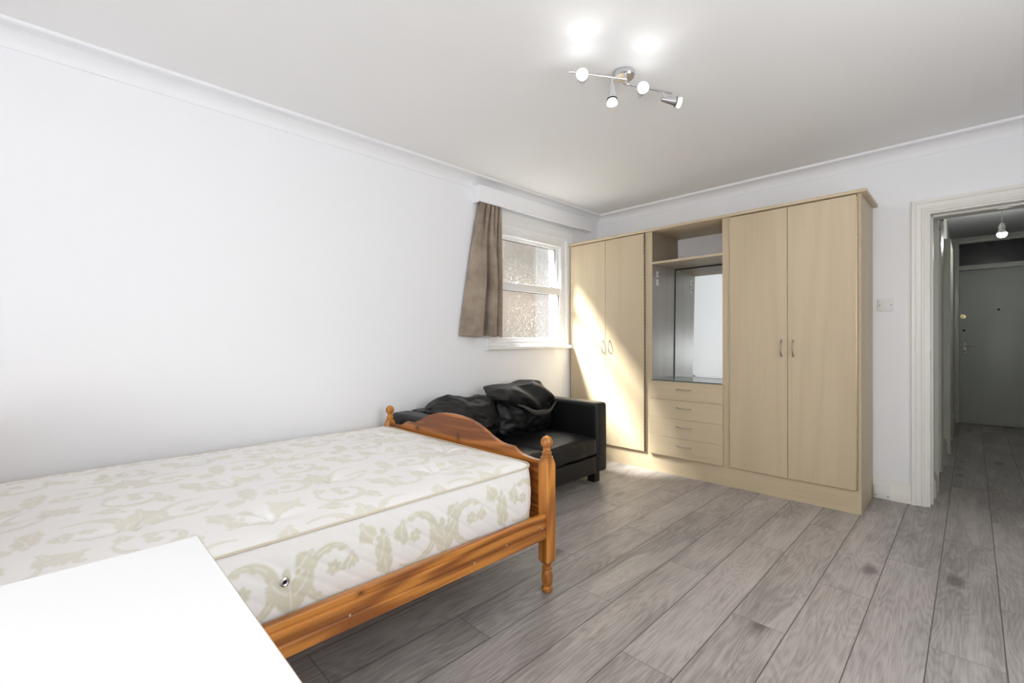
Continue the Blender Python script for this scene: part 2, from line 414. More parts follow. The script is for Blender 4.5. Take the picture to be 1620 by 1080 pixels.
def side_door(name, y0, y1, dep):
    r = sroot(name, (HX, y0, 0))
    k = dep/.03
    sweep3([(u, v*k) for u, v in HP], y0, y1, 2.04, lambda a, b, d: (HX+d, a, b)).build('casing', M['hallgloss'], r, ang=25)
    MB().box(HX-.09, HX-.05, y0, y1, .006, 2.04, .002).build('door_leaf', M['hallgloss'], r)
    jj = MB().box(HX-.12, HX+.001, y0-.002, y0+.02, 0, 2.05).box(HX-.12, HX+.001, y1-.02, y1+.002, 0, 2.05).box(HX-.12, HX+.001, y0, y1, 2.03, 2.052)
    jj.build('jamb', M['hallgloss'], r)
    return r
struct(side_door('door_2', 4.665, 5.295, .028), 'white side door in the hall behind the door frame')
struct(side_door('door_3', 6.255, 6.955, .052), 'white side door further down the hall')
# entrance door
r = sroot('door_1', (EX0, HD, 0), 'grey white entrance door at the end of the hall')
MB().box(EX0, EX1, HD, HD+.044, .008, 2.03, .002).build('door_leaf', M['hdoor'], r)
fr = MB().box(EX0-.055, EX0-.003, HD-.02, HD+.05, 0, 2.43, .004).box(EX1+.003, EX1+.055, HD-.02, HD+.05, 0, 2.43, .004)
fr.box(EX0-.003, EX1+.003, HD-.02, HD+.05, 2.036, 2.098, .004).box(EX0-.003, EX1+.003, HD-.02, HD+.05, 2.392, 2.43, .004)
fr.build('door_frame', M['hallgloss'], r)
MB().box(EX0-.003, EX1+.003, HD+.018, HD+.03, 2.098, 2.392).build('transom_pane', M['transom'], r)
h = MB().box(-.090, -.048, HD-.008, HD, .922, 1.078, .003).build('handle_plate', M['steel'], r)
MB().tube([(-.069, HD-.006, 1.03), (-.069, HD-.04, 1.03), (-.055, HD-.05, 1.03), (.0, HD-.05, 1.031), (.031, HD-.046, 1.027)], [.009, .009, .0085, .008, .006], 12).build('lever', M['steel'], h)
MB().cyl((-.069, HD-.0095, .965), (-.069, HD-.007, .965), .008).box(-.072, -.066, HD-.0095, HD-.007, .945, .965).build('keyhole', M['dark'], h)
lk = MB().cyl((-.083, HD-.012, 1.424), (-.083, HD, 1.424), .028, None, 24).build('latch_lock', M['brass'], r)
MB().box(-.088, -.078, HD-.026, HD-.011, 1.410, 1.438, .003).build('thumb_turn', M['brass'], lk)
MB().cyl((-.076, HD-.004, 1.237), (-.076, HD+.001, 1.237), .013, None, 20).build('lock_cylinder', M['dark'], r)
MB().cyl((.241, HD-.005, 1.502), (.241, HD+.001, 1.502), .013, None, 20).build('spyhole', M['dark'], r)
# door closer
r = thing('door_closer', (-.15, 4.72, 2.0), 'shiny metal door closer high on the hall side doorway', 'door closer')
MB().box(-.199, -.155, 4.66, 4.96, 2.055, 2.11, .008).build('body', M['chrome'], r)
MB().tube([(-.165, 4.80, 2.052), (-.155, 4.72, 2.045), (-.152, 4.52, 2.03)], .008, 10).build('arm', M['chrome'], r)
MB().cyl((-.168, 4.80, 2.042), (-.168, 4.80, 2.062), .014).build('pinion_cap', M['steel'], r)
# pendant
r = thing('pendant_light', (.213, 6.75, HZ), 'bare lit bulb hanging on a cord from the hall ceiling', 'pendant light')
MB().lathe([(.045, -.001), (.045, -.012), (.03, -.022), (.008, -.026)], (.213, 6.75, HZ), (0, 0, 1)).build('ceiling_rose', M['plastic'], r)
MB().cyl((.213, 6.75, HZ-.024), (.213, 6.75, 2.285), .0035, None, 8).build('cord', M['plastic'], r)
MB().lathe([(.006, 2.292), (.018, 2.285), (.02, 2.262), (.026, 2.258), (.026, 2.240), (.022, 2.236)], (.213, 6.75, 0)).build('lamp_holder', M['plastic'], r)
b = MB().lathe([(.018, 2.236), (.022, 2.225), (.036, 2.195), (.0365, 2.192)], (.213, 6.75, 0)).build('bulb_base', M['plastic'], r)
MB().lathe([(.0365, 2.192), (.038, 2.180), (.034, 2.163), (.022, 2.150), (.0, 2.145)], (.213, 6.75, 0)).build('bulb', M['pend_on'], r)

# ------------------------------------------------------------------ left window
r = sroot('window_1', (XW, 3.12, WZ0), 'white sash window with obscured glass beside the wardrobe')
WP = [(0, 0), (0, .008), (.012, .012), (.03, .012), (.034, .008), (.05, .008), (.085, .010), (.095, .0), ]
WP = [(0, 0), (0, .006), (.010, .010), (.03, .010), (.034, .006), (.085, .008), (.092, .016), (.110, .020), (.125, .020), (.128, .012), (.128, 0)]
# right jamb is thin where the wardrobe butts against it
sweep3([(u, min(v, .020)) for u, v in WP], WY0, WY1, WZ1, lambda a, b, d: (XW+(d if a < 3.6 else min(d, .0105)), a, b), 1.08).build('window_casing', M['upvc'], r, ang=25)
# frame in reveal
IN = .062
fr = MB().box(XW-.11, XW-.012, WY0, WY0+IN, WZ0, WZ1, .003).box(XW-.11, XW-.012, WY1-IN, WY1, WZ0, WZ1, .003).box(XW-.11, XW-.012, WY0+IN, WY1-IN, WZ1-.066, WZ1, .003).box(XW-.11, XW-.012, WY0+IN, WY1-IN, WZ0, WZ0+.03, .003)
fr.build('window_frame', M['upvc'], r)
GY0, GY1 = WY0+IN, WY1-IN
def sash(name, x0, x1, z0, z1, bt, tp, sd):
    s = MB().box(x0, x1, GY0, GY0+sd, z0, z1, .003).box(x0, x1, GY1-sd, GY1, z0, z1, .003).box(x0, x1, GY0+sd, GY1-sd, z0, z0+bt, .003).box(x0, x1, GY0+sd, GY1-sd, z1-tp, z1, .003)
    o = s.build(name, M['upvc'], r)
    xm = (x0+x1)/2
    g = MB().strips([[(xm, GY0+sd-.001, z0+bt-.001), (xm, GY1-sd+.001, z0+bt-.001)], [(xm, GY0+sd-.001, z1-tp+.001), (xm, GY1-sd+.001, z1-tp+.001)]]).build('pane', M['obscure'], o, smooth=False)
    e = .005; k = MB()
    for (a, b2, c2, d2) in ((GY0+sd, GY0+sd+e, z0+bt, z1-tp), (GY1-sd-e, GY1-sd, z0+bt, z1-tp), (GY0+sd, GY1-sd, z1-tp-e, z1-tp)):
        k.box(xm+.003, xm+.008, a, b2, c2, d2)
    k.build('glazing_gasket', M['dark'], o, smooth=False)
    return o
sash('upper_sash', XW-.085, XW-.045, 1.60, 2.047, .04, .03, .032)
lo = sash('lower_sash', XW-.062, XW-.018, 1.12, 1.638, .03, .068, .012)
for yy in (2.95, 3.40):
    MB().box(XW-.058, XW-.024, yy-.03, yy+.03, 1.637, 1.648, .003).cyl((XW-.04, yy, 1.645), (XW-.04, yy, 1.656), .008).build('sash_catch', M['plastic'], lo)
sl = MB()
nose = [(0, 1.078), (.045, 1.078), (.056, 1.074), (.060, 1.064), (.058, 1.052), (.050, 1.046), (0, 1.044)]
sl.prism(nose, lambda u, v: (XW+u, 2.505, v), lambda u, v: (XW+u, 3.606, v))
sl.box(XW-.012, XW+.018, 2.53, 3.60, 1.078, 1.10, .004).box(XW-.02, XW+.002, WY0, WY1, 1.078, 1.125, .003)
sl.build('window_sill', M['upvc'], r, ang=30)

# outside
b = thing('outside_building', (-9.0, 9.5, -3), 'blurred pinkish brick building seen through the obscured window glass', 'building'); b['kind'] = 'thing'
EY = 3.05+7.0*1.146*.93
MB().box(-9.9, -9.4, 3.0, 10.35, -3, 6.5).build('brick_wall', M['brick'], b, smooth=False)
MB().box(-9.95, -9.3, 2.9, 10.45, 6.5, 6.7).build('parapet', M['gloss'], b, smooth=False)

# pelmet and curtain
r = thing('curtain_pelmet', (XW+.001, 3.14, 2.24), 'white box pelmet over the window below the cornice', 'pelmet')
m = MB().box(XW+.072, XW+.09, 2.375, 3.905, 2.240, 2.372, .002)
m.build('front_board', M['wall'], r)
MB().box(XW+.001, XW+.072, 2.375, 2.393, 2.236, 2.372, .001).build('return_board', M['wall'], r)
MB().box(XW+.001, XW+.072, 3.887, 3.905, 2.240, 2.372, .001).build('return_board', M['wall'], r)
MB().cyl((XW+.05, 2.394, 2.262), (XW+.05, 3.886, 2.262), .006).build('curtain_track', M['plastic'], r)
def catmull(P, n):
    out = []
    P = [P[0]]+list(P)+[P[-1]]
    for i in range(1, len(P)-2):
        for k in range(n):
            t = k/n
            out.append(tuple(.5*(2*b+(c-a)*t+(2*a-5*b+4*c-d)*t*t+(3*b-a-3*c+d)*t**3) for a, b, c, d in zip(P[i-1], P[i], P[i+1], P[i+2])))
    out.append(P[-1]); return out
def curtain():
    # plan of the folds: (fraction of width, depth from the wall)
    low = [(0, .022), (.03, .032), (.22, .056), (.40, .088), (.445, .080), (.440, .030), (.47, .019), (.56, .019), (.600, .030), (.610, .070), (.65, .104), (.74, .104), (.785, .080), (.780, .034), (.81, .026), (.86, .030), (.875, .062), (.92, .078), (.98, .072), (1.0, .05), (.985, .03)]
    top = [(0, .030), (.03, .052), (.10, .066), (.20, .060), (.215, .034), (.27, .032), (.285, .060), (.36, .068), (.42, .060), (.43, .032), (.49, .032), (.505, .062), (.57, .066), (.62, .056), (.63, .034), (.675, .034), (.69, .064), (.76, .066), (.80, .056), (.81, .034), (.85, .034), (.865, .064), (.93, .066), (1.0, .045), (.99, .03)]
    while len(top) < len(low): top.append(top[-1])
    def resample(P, n=260):
        Q = catmull(P, 16); L = [0]
        for p, q in zip(Q, Q[1:]): L.append(L[-1]+math.hypot((q[0]-p[0])*.4, q[1]-p[1]))
        o = []; j = 0
        for i in range(n+1):
            t = L[-1]*i/n
            while j < len(L)-2 and L[j+1] < t: j += 1
            k = (t-L[j])/max(1e-9, L[j+1]-L[j]); o.append(tuple(u+(w-u)*min(1, k) for u, w in zip(Q[j], Q[j+1])))
        return o
    lo_, tp_ = resample(low), resample(top)
    NV = 60; rows = []
    for jv in range(NV+1):
        v = jv/NV; k = min(1, v*1.6); k = k*k*(3-2*k)
        ya, w_ = 2.424+(2.222-2.424)*v**.9, .236+(.428-.236)*v**.9
        row = []
        for (a, d), (a2, d2) in zip(tp_, lo_):
            f = a+(a2-a)*k; dd = d+(d2-d)*k
            z = 2.252+(1.160-2.252)*v
            z += v*(.012*(.06-dd)/.06) - .006*v*math.sin(f*7)
            dd += .003*mnoise.noise(Vector((f*6, v*5, 1)))*v
            row.append((XW+dd, ya+w_*f, z))
        rows.append(row)
    m = MB(); m.strips(rows)
    return m
r = curtain().build('curtain', M['curtain'], None, ang=80)
sm = r.modifiers.new('thick', 'SOLIDIFY'); sm.thickness = .004; sm.offset = 0
tag(r, 'short taupe curtain gathered at the left side of the window', 'curtain')

# ------------------------------------------------------------------ wardrobe
WX0, WX1, WYF, WYB = -2.838, -.500, 3.644, 4.132
r = thing('fitted_wardrobe', (-1.67, 3.9, 0), 'light oak fitted wardrobe with four doors, drawers and mirror', 'wardrobe')
MB().box(WX1-.018, WX1, WYF, WYB, 0, 2.062).build('side_panel', M['oak'], r)
MB().box(WX0, WX0+.016, WYF, WYB, 0, 2.062).build('side_panel', M['oak'], r)
MB().box(-2.016, -1.949, WYF, WYB, .15, 2.062).build('upright_divider', M['oak'], r)
MB().box(-1.360, -1.300, WYF, WYB, .15, 2.062).build('upright_divider', M['oak'], r)
MB().box(WX0, -.470, 3.613, WYB, 2.063, 2.083, .001).build('top_board', M['oakh'], r)
MB().box(WX0+.016, WX1-.018, WYF, WYF+.018, 0, .150).build('plinth', M['oakh'], r)
MB().box(WX0+.016, WX1-.018, WYF+.02, WYB, .132, .150).build('bottom_board', M['oakh'], r)
MB().box(-1.9492, -1.9478, WYF+.003, WYB, .79, 1.782).build('niche_shade_liner', M['oakshade_grey'], r)  # added liners over the divider, their darker oak stands for niche shade
MB().box(-1.9492, -1.9478, WYF+.003, WYB, 1.80, 2.062).build('niche_shade_liner', M['oakshade_brown'], r)
MB().box(-1.949, -1.360, WYF, WYB, 1.782, 1.800).build('shelf', M['oakh'], r)
MB().box(-1.949, -1.360, 3.66, WYB, .762, .781).build('counter_board', M['oakh'], r)
DF = 3.628
def bow(p0, p1, out, rad=.0042):
    p0, p1 = Vector(p0), Vector(p1); pts = []; rr = []
    for i in range(17):
        t = i/16; pts.append(p0.lerp(p1, t)+Vector((0, -out*math.sin(PI*t)**.75, 0))); rr.append(rad*(1.25-.5*math.sin(PI*t)))
    return MB().tube(pts, rr, 10, flat=1.0)
for x0, x1, hx in ((-2.822, -2.417, -2.440), (-2.414, -2.020, -2.369), (-1.302, -.9135, -.950), (-.9105, -.521, -.877)):
    d = MB().box(x0, x1, DF, DF+.015, .153, 2.056, .0012, 1).build('door', M['oak'], r)
    bow((hx, DF, 1.124), (hx, DF, 1.008), .028).build('handle', M['steel'], d)
for x, mt, y in ((-.5195, M['brass'], 3.6285), (-2.0175, M['bronze'], 3.630)):
    pr = []
    n = 62; p = 1.89/n
    for i in range(n):
        z = .16+i*p
        pr += [(.0025, z), (.0048, z+.001), (.0048, z+p*.62), (.0025, z+p*.63)]
    MB().lathe(pr, (x, y, 0), seg=10).build('piano_hinge', mt, r, ang=20)
for z0, z1 in ((.153, .3105), (.3125, .469), (.471, .6255), (.6275, .780)):
    d = MB().box(-1.968, -1.351, 3.622, 3.643, z0, z1, .0012, 1).build('drawer', M['oakh'], r)
    zc = z0+(z1-z0)*.62
    bow((-1.718, 3.622, zc), (-1.600, 3.622, zc), .028).build('handle', M['steel'], d)
MB().box(-1.948, -1.361, 3.630, 4.05, .7825, .789).build('glass_top', M['gshelf'], r, smooth=False)
MB().box(-1.9475, -1.3615, 3.626, 3.6295, .7825, .789).build('glass_front_edge', M['glassedge'], r, smooth=False)
MB().prism([(4.050, .790), (4.078, 1.781), (4.084, 1.781), (4.056, .790)], lambda a, b: (-1.9485, a, b), lambda a, b: (-1.3605, a, b)).build('mirror', M['mirror'], r, smooth=False)
MB().box(-1.9485, -1.3605, 4.085, 4.092, .785, 1.781).build('mirror_backing', M['oak'], r, smooth=False)
MB().prism([(4.044, .790), (4.072, 1.781), (4.0775, 1.781), (4.0495, .790)], lambda a, b: (-1.9485, a, b), lambda a, b: (-1.943, a, b)).box(-1.943, -1.3605, 4.070, 4.0772, 1.774, 1.781).build('mirror_edge_strip', M['dark'], r, smooth=False)
for z in (1.702, 1.632):
    s = MB().box(-1.9478, -1.9458, 3.715, 3.755, z-.026, z+.026, .0006, 1).build('hook_plate', M['plastic'], r)
    MB().tube([(-1.946, 3.735, z+.008), (-1.936, 3.735, z+.004), (-1.934, 3.735, z-.006), (-1.940, 3.735, z-.010)], .003, 8).build('hook', M['steel'], s)
for yy, z in ((3.72, .32), (3.72, .335), (4.02, .33), (3.72, 1.1), (4.04, 1.75), (3.70, 1.76), (3.69, .03)):
    MB().cyl((WX1, yy, z), (WX1+.0012, yy, z), .004, None, 10).build('screw_hole', M['bronze'], r)

# switch, blanking box
r = thing('light_switch', (-.430, D, 1.367), 'white light switch on the wall beside the door frame', 'light switch')
MB().box(-.474, -.386, D-.010, D-.0005, 1.323, 1.411, .003).build('switch_plate', M['plastic'], r)
MB().box(-.441, -.419, D-.0135, D-.009, 1.350, 1.384, .002).build('rocker', M['plastic'], r)
for sx in (-.461, -.399):
    MB().cyl((sx, D-.0115, 1.367), (sx, D-.0095, 1.367), .0042, None, 12).build('screw', M['bronze'], r)
r = thing('blanking_box', (-.45, D-.03, 0), 'white blank socket box low on the baseboard by the wardrobe', 'socket box')
MB().box(-.489, -.406, D-.040, D-.0205, .004, .098, .003).build('box_body', M['plastic'], r)
for sx in (-.482, -.413):
    MB().cyl((sx, D-.0415, .028), (sx, D-.0395, .028), .0042, None, 12).build('screw', M['bronze'], r)

# ------------------------------------------------------------------ ceiling spotlight
RX, RY = -1.205, 1.98
r = thing('ceiling_spotlight', (RX, RY, ZC), 'chrome ceiling spotlight bar with four adjustable heads', 'ceiling light')
MB().lathe([(.050, -.0005), (.052, -.006), (.050, -.022), (.044, -.028), (.012, -.030)], (RX, RY, ZC), seg=36).build('ceiling_rose', M['chrome'], r)
A0, A1 = Vector((-1.327, 1.700, 2.383)), Vector((-1.172, 1.946, 2.383))
B0, B1 = Vector((-1.196, 1.953, 2.377)), Vector((-1.066, 2.214, 2.377))
MB().cyl((-1.183, 1.955, ZC-.028), (-1.183, 1.955, 2.368), .007).build('swivel_stem', M['chrome'], r)
MB().cyl(A0, A1, .0055).build('bar', M['chrome'], r)
MB().cyl(B0, B1, .0055).build('bar', M['chrome'], r)
def spot(p, d, on):
    p = Vector(p); d = Vector(d).normalized()
    st = MB().cyl(p+Vector((0, 0, .004)), p-Vector((0, 0, .045)), .0055).build('spot_arm', M['chrome'], r)
    q = p-Vector((0, 0, .042))-d*.010
    hd = MB().lathe([(.004, -.004), (.010, 0), (.0125, .012), (.018, .045), (.0235, .074), (.0215, .074), (.010, .03)], q, d, 28).build('lamp_shade', M['chrome'], st)
    MB().lathe([(.016, .060), (.0195, .072), (.0255, .092), (.0262, .097), (.024, .099), (.0, .100)], q, d, 28).build('bulb', M['bulb_on'] if on else M['bulb_dim'], st)
    MB().lathe([(.0228, .070), (.0242, .070), (.0242, .0745), (.0228, .0745)], q, d, 24).build('retaining_clip', M['dark'], st)
    return q+d*.10
cam = Vector((0, 0, 1.13))
up = []
p1 = A0.lerp(A1, .22); d1 = Vector((.60, -.80, -.12))
p3 = B0.lerp(B1, .33); d3 = Vector((.62, -.76, -.10))
dn = []
up.append((spot(p1, d1, True), d1)); d2 = Vector((.02, -.02, -1)); dn.append((spot(A0.lerp(A1, .74), d2, False), d2))
up.append((spot(p3, d3, True), d3)); d4 = Vector((.66, .72, -.16)); dn.append((spot(B0.lerp(B1, .80), d4, False), d4))

# ------------------------------------------------------------------ bed
PXN, PYF, PXF = -1.346, 1.553, -2.715
bed = thing('pine_bed_frame', (-2.03, .58, 0), 'orange pine bed frame with turned posts and arched footboard', 'bed frame')
def post(x, y, name='post', s=.030, ext=0):
    leg = [(.014, 0), (.020, .002), (.0245, .010), (.0245, .020), (.017, .027), (.0215, .034), (.0245, .050), (.026, .072), (.022, .090), (.017, .101), (.0235, .106), (.0235, .114), (.019, .118), (.020, .128), (.020, .145)]
    m = MB().lathe(leg, (x, y, 0), seg=28)
    c = .006; z = [(.128, .62), (.146, 1), (.575, 1), (.602, .72), (.606, .72)]
    def ring(f, zz):
        a = s*f; k = c*f
        return [(x+a, y-a+k, zz), (x+a, y+a-k, zz), (x+a-k, y+a, zz), (x-a+k, y+a, zz), (x-a, y+a-k, zz), (x-a, y-a+k, zz), (x-a+k, y-a, zz), (x+a-k, y-a, zz)]
    m.strips([ring(f, zz+(ext if zz > .3 else 0)) for zz, f in z], closed=True, caps=True)
    kn = [(.020, .600), (.0225, .606), (.0225, .613), (.0185, .616), (.0215, .621), (.0215, .628), (.016, .634), (.0175, .640)]
    kn += [(.0275*math.cos(a), .671+.0290*math.sin(a)) for a in [(-60+i*15)*PI/180 for i in range(10)]] + [(.006, .7002), (.0, .7005)]
    m.lathe([(rr, zz+ext) for rr, zz in kn], (x, y, 0), seg=28)
    return m.build(name, M['pinez'], bed, ang=28)
post(PXN, PYF); post(PXF, PYF)
post(PXN, -.43, 'post', .03, .25); post(PXF, -.43, 'post', .03, .25)
def arch_board(y0, y1, zb, zo, name):
    xr, xl = PXN-.028, PXF+.028
    half = []
    xc = (xr+xl)/2
    def prof(t):   # t: distance from nearer post
        pts = [(0, .584), (.05, .584), (.09, .587), (.12, .592), (.145, .600), (.168, .611), (.182, .621), (.200, .619), (.225, .619), (.255, .622), (.290, .630), (.330, .645), (.375, .666), (.43, .690), (.50, .709), (.58, .719), (.66, .722), (.70, .722)]
        for (a, za), (b, zb_) in zip(pts, pts[1:]):
            if a <= t <= b: return za+(zb_-za)*(t-a)/(b-a)
        return .722
    top = []
    N = 240
    for i in range(N+1):
        x = xl+(xr-xl)*i/N
        top.append((x, prof(min(x-xl, xr-x)*.997)+zo))
    poly = top+[(xr, zb), (xl, zb)]
    return MB().prism(poly, lambda a, b: (a, y0, b), lambda a, b: (a, y1, b)).build(name, M['pinex'], bed, ang=40)
arch_board(PYF-.010, PYF+.012, .452, 0, 'footboard')
MB().box(PXF+.028, PXN-.028, PYF-.008, PYF+.010, .27, .449, .002).build('footboard_panel', M['pinex'], bed)
arch_board(-.44, -.418, .36, .25, 'headboard')
def rail(xo, sgn, name):
    # moulded side rail, slightly dropping toward the foot
    pf = [(0, 0), (.022, 0), (.026, .004), (.026, .036), (.022, .040), (.022, .043), (.026, .047), (.026, .078), (.021, .082), (.021, .085), (.025, .089), (.025, .104), (.021, .108), (0, .108)]
    f = lambda y, z0: (lambda u, v: (xo-sgn*.026+sgn*u, y, z0+v))
    a, b = f(-.40, .262), f(PYF-.031, .250)
    m = MB().prism(pf, a, b)
    return m.build(name, M['piney'], bed, ang=25)
rr = rail(-1.3245, 1, 'side_rail')
for yy, zz in ((1.478, .318), (1.497, .305), (1.28, .300), (1.11, .288), (.62, .30)):
    MB().cyl((-1.3255, yy, zz), (-1.3235, yy, zz), .005, .004, 10).build('screw_plug', M['edge'], rr)
rail(PXF-.022, -1, 'side_rail')
MB().box(PXF-.0, -1.353, -.395, 1.52, .305, .325).build('slat_base', M['pinex'], bed)

# ------------------------------------------------------------------ mattress
mx0, mx1, my0, my1, mz0, mz1 = -2.694, -1.372, -.385, 1.512, .328, .572
def damask():
    RES = .002; TW, TH = 290, 250          # 0.58 x 0.50 m tile
    P = np.zeros((TH, TW), np.float32)
    def disc(cx, cy, rad, val=1.0, sub=False):
        R_ = int(rad/RES)+3; ix, iy = int(cx/RES), int(cy/RES)
        gx = np.arange(ix-R_, ix+R_+1); gy = np.arange(iy-R_, iy+R_+1)
        dd = np.hypot((gx*RES-cx)[None, :], (gy*RES-cy)[:, None])
        a = np.clip((rad-dd)/RES+.5, 0, 1)*val
        jx, jy = np.ix_(gy % TH, gx % TW)
        P[jx, jy] = P[jx, jy]*(1-a) if sub else np.maximum(P[jx, jy], a)
    def stroke(pts, w, sub=False):
        for i in range(len(pts)-1):
            (xa, ya), (xb, yb) = pts[i], pts[i+1]
            n = max(1, int(math.hypot(xb-xa, yb-ya)/.0015))
            for k in range(n):
                t = k/n; disc(xa+(xb-xa)*t, ya+(yb-ya)*t, w[i]+(w[i+1]-w[i])*t, 1, sub)
    def lobe(x, y, ang, L, wd):
        n = 8
        stroke([(x+L*i/n*math.cos(ang), y+L*i/n*math.sin(ang)) for i in range(n+1)], [wd*(.25+.75*math.sin(PI*min(1, .15+.8*i/n))) for i in range(n+1)])
    def leaf(x, y, ang, L, wd, n=4, bend=.6):
        pts = []; a = ang; px, py = x, y
        for i in range(13):
            pts.append((px, py)); px += L/12*math.cos(a); py += L/12*math.sin(a); a += bend/12
        stroke(pts, [wd*.30*(1-.6*i/12) for i in range(13)])
        for k in range(n):
            i = 2+int(k*9/n); aa = ang+bend*i/12; s_ = 1-.55*k/n
            for sg in (1, -1): lobe(pts[i][0], pts[i][1], aa+sg*.75, wd*1.5*s_, wd*.36*s_)
        lobe(pts[12][0], pts[12][1], a, wd*.7, wd*.33)
        stroke(pts, [.0016]*13, True)
    def scroll(cx, cy, r0, r1, a0, a1, w0, w1):
        n = 50; pts = []; ws = []
        for i in range(n+1):
            t = i/n; a = a0+(a1-a0)*t; rad = r0+(r1-r0)*t**.8
            pts.append((cx+rad*math.cos(a), cy+rad*math.sin(a))); ws.append(w0+(w1-w0)*math.sin(PI*min(1, t*.9+.08))**1.2)
        stroke(pts, ws)
        stroke(pts[6:], [.0014]*(n-5), True)
        sg = 1 if a1 > a0 else -1
        for i in (14, 22, 30, 38, 45):
            a = a0+(a1-a0)*i/n
            lobe(pts[i][0], pts[i][1], a+PI+sg*.9, .026, .008)
        leaf(pts[-1][0], pts[-1][1], a0+(a1-a0)+sg*2.0, .045, .026, 3, sg*1.2)
        return pts
    scroll(.13, .15, .105, .075, -2.2, 2.4, .0015, .016)
    scroll(.40, .14, .100, .070, 5.2, .5, .0015, .015)
    scroll(.27, .38, .095, .065, 3.4, -1.2, .0015, .014)
    scroll(.53, .39, .085, .060, -.4, 4.1, .0015, .013)
    leaf(.265, .03, 1.5, .13, .040, 5, .3); leaf(.275, .10, .6, .08, .030, 4, .8); leaf(.255, .11, 2.6, .08, .030, 4, -.8)
    leaf(.03, .30, 1.2, .12, .038, 5, -.5); leaf(.12, .33, 2.4, .09, .034, 4, .6)
    leaf(.42, .29, 1.0, .11, .036, 5, .5); leaf(.45, .46, -.7, .08, .03, 4, -.5)
    leaf(.15, .47, .2, .08, .03, 4, .7); leaf(.36, .43, 1.9, .07, .028, 4, -.7); leaf(.02, .05, 2.0, .09, .03, 4, -.6); leaf(.50, .25, -1.2, .08, .03, 4, .8); leaf(.33, .22, -2.6, .06, .026, 4, .6); leaf(.20, .28, 1.3, .06, .024, 4, .9)
    leaf(.56, .10, 1.1, .10, .032, 5, .6); leaf(.08, .22, -2.0, .07, .026, 4, .8)
    for fx, fy in ((.13, .155), (.40, .145), (.27, .385)):
        for k in range(6): lobe(fx, fy, k*PI/3+.3, .024, .0095)
        disc(fx, fy, .004, 1, True)
    # damask weave breaks
    Q = P.copy()
    for sx_, sy_ in ((1, 0), (-1, 0), (0, 1), (0, -1)): Q += np.roll(np.roll(P, sx_, 1), sy_, 0)
    return np.clip(Q/5, 0, 1), RES
PAT, PRES = damask()
def samp(u, v):
    H_, W_ = PAT.shape
    fu = u/PRES; fv = v/PRES
    i0 = np.floor(fu).astype(int); j0 = np.floor(fv).astype(int); a = fu-i0; b = fv-j0
    g = lambda j, i: PAT[j % H_, i % W_]
    return (g(j0, i0)*(1-a)+g(j0, i0+1)*a)*(1-b)+(g(j0+1, i0)*(1-a)+g(j0+1, i0+1)*a)*b
TUFTS = [(-1.54, .468), (-2.013, .485), (-2.48, .48), (-1.783, .765), (-2.27, .76), (-1.60, 1.12), (-2.05, 1.12), (-2.50, 1.12), (-1.85, 1.36), (-2.38, 1.35), (-2.47, .12), (-1.76, .15), (-2.05, -.15), (-1.50, -.15)]
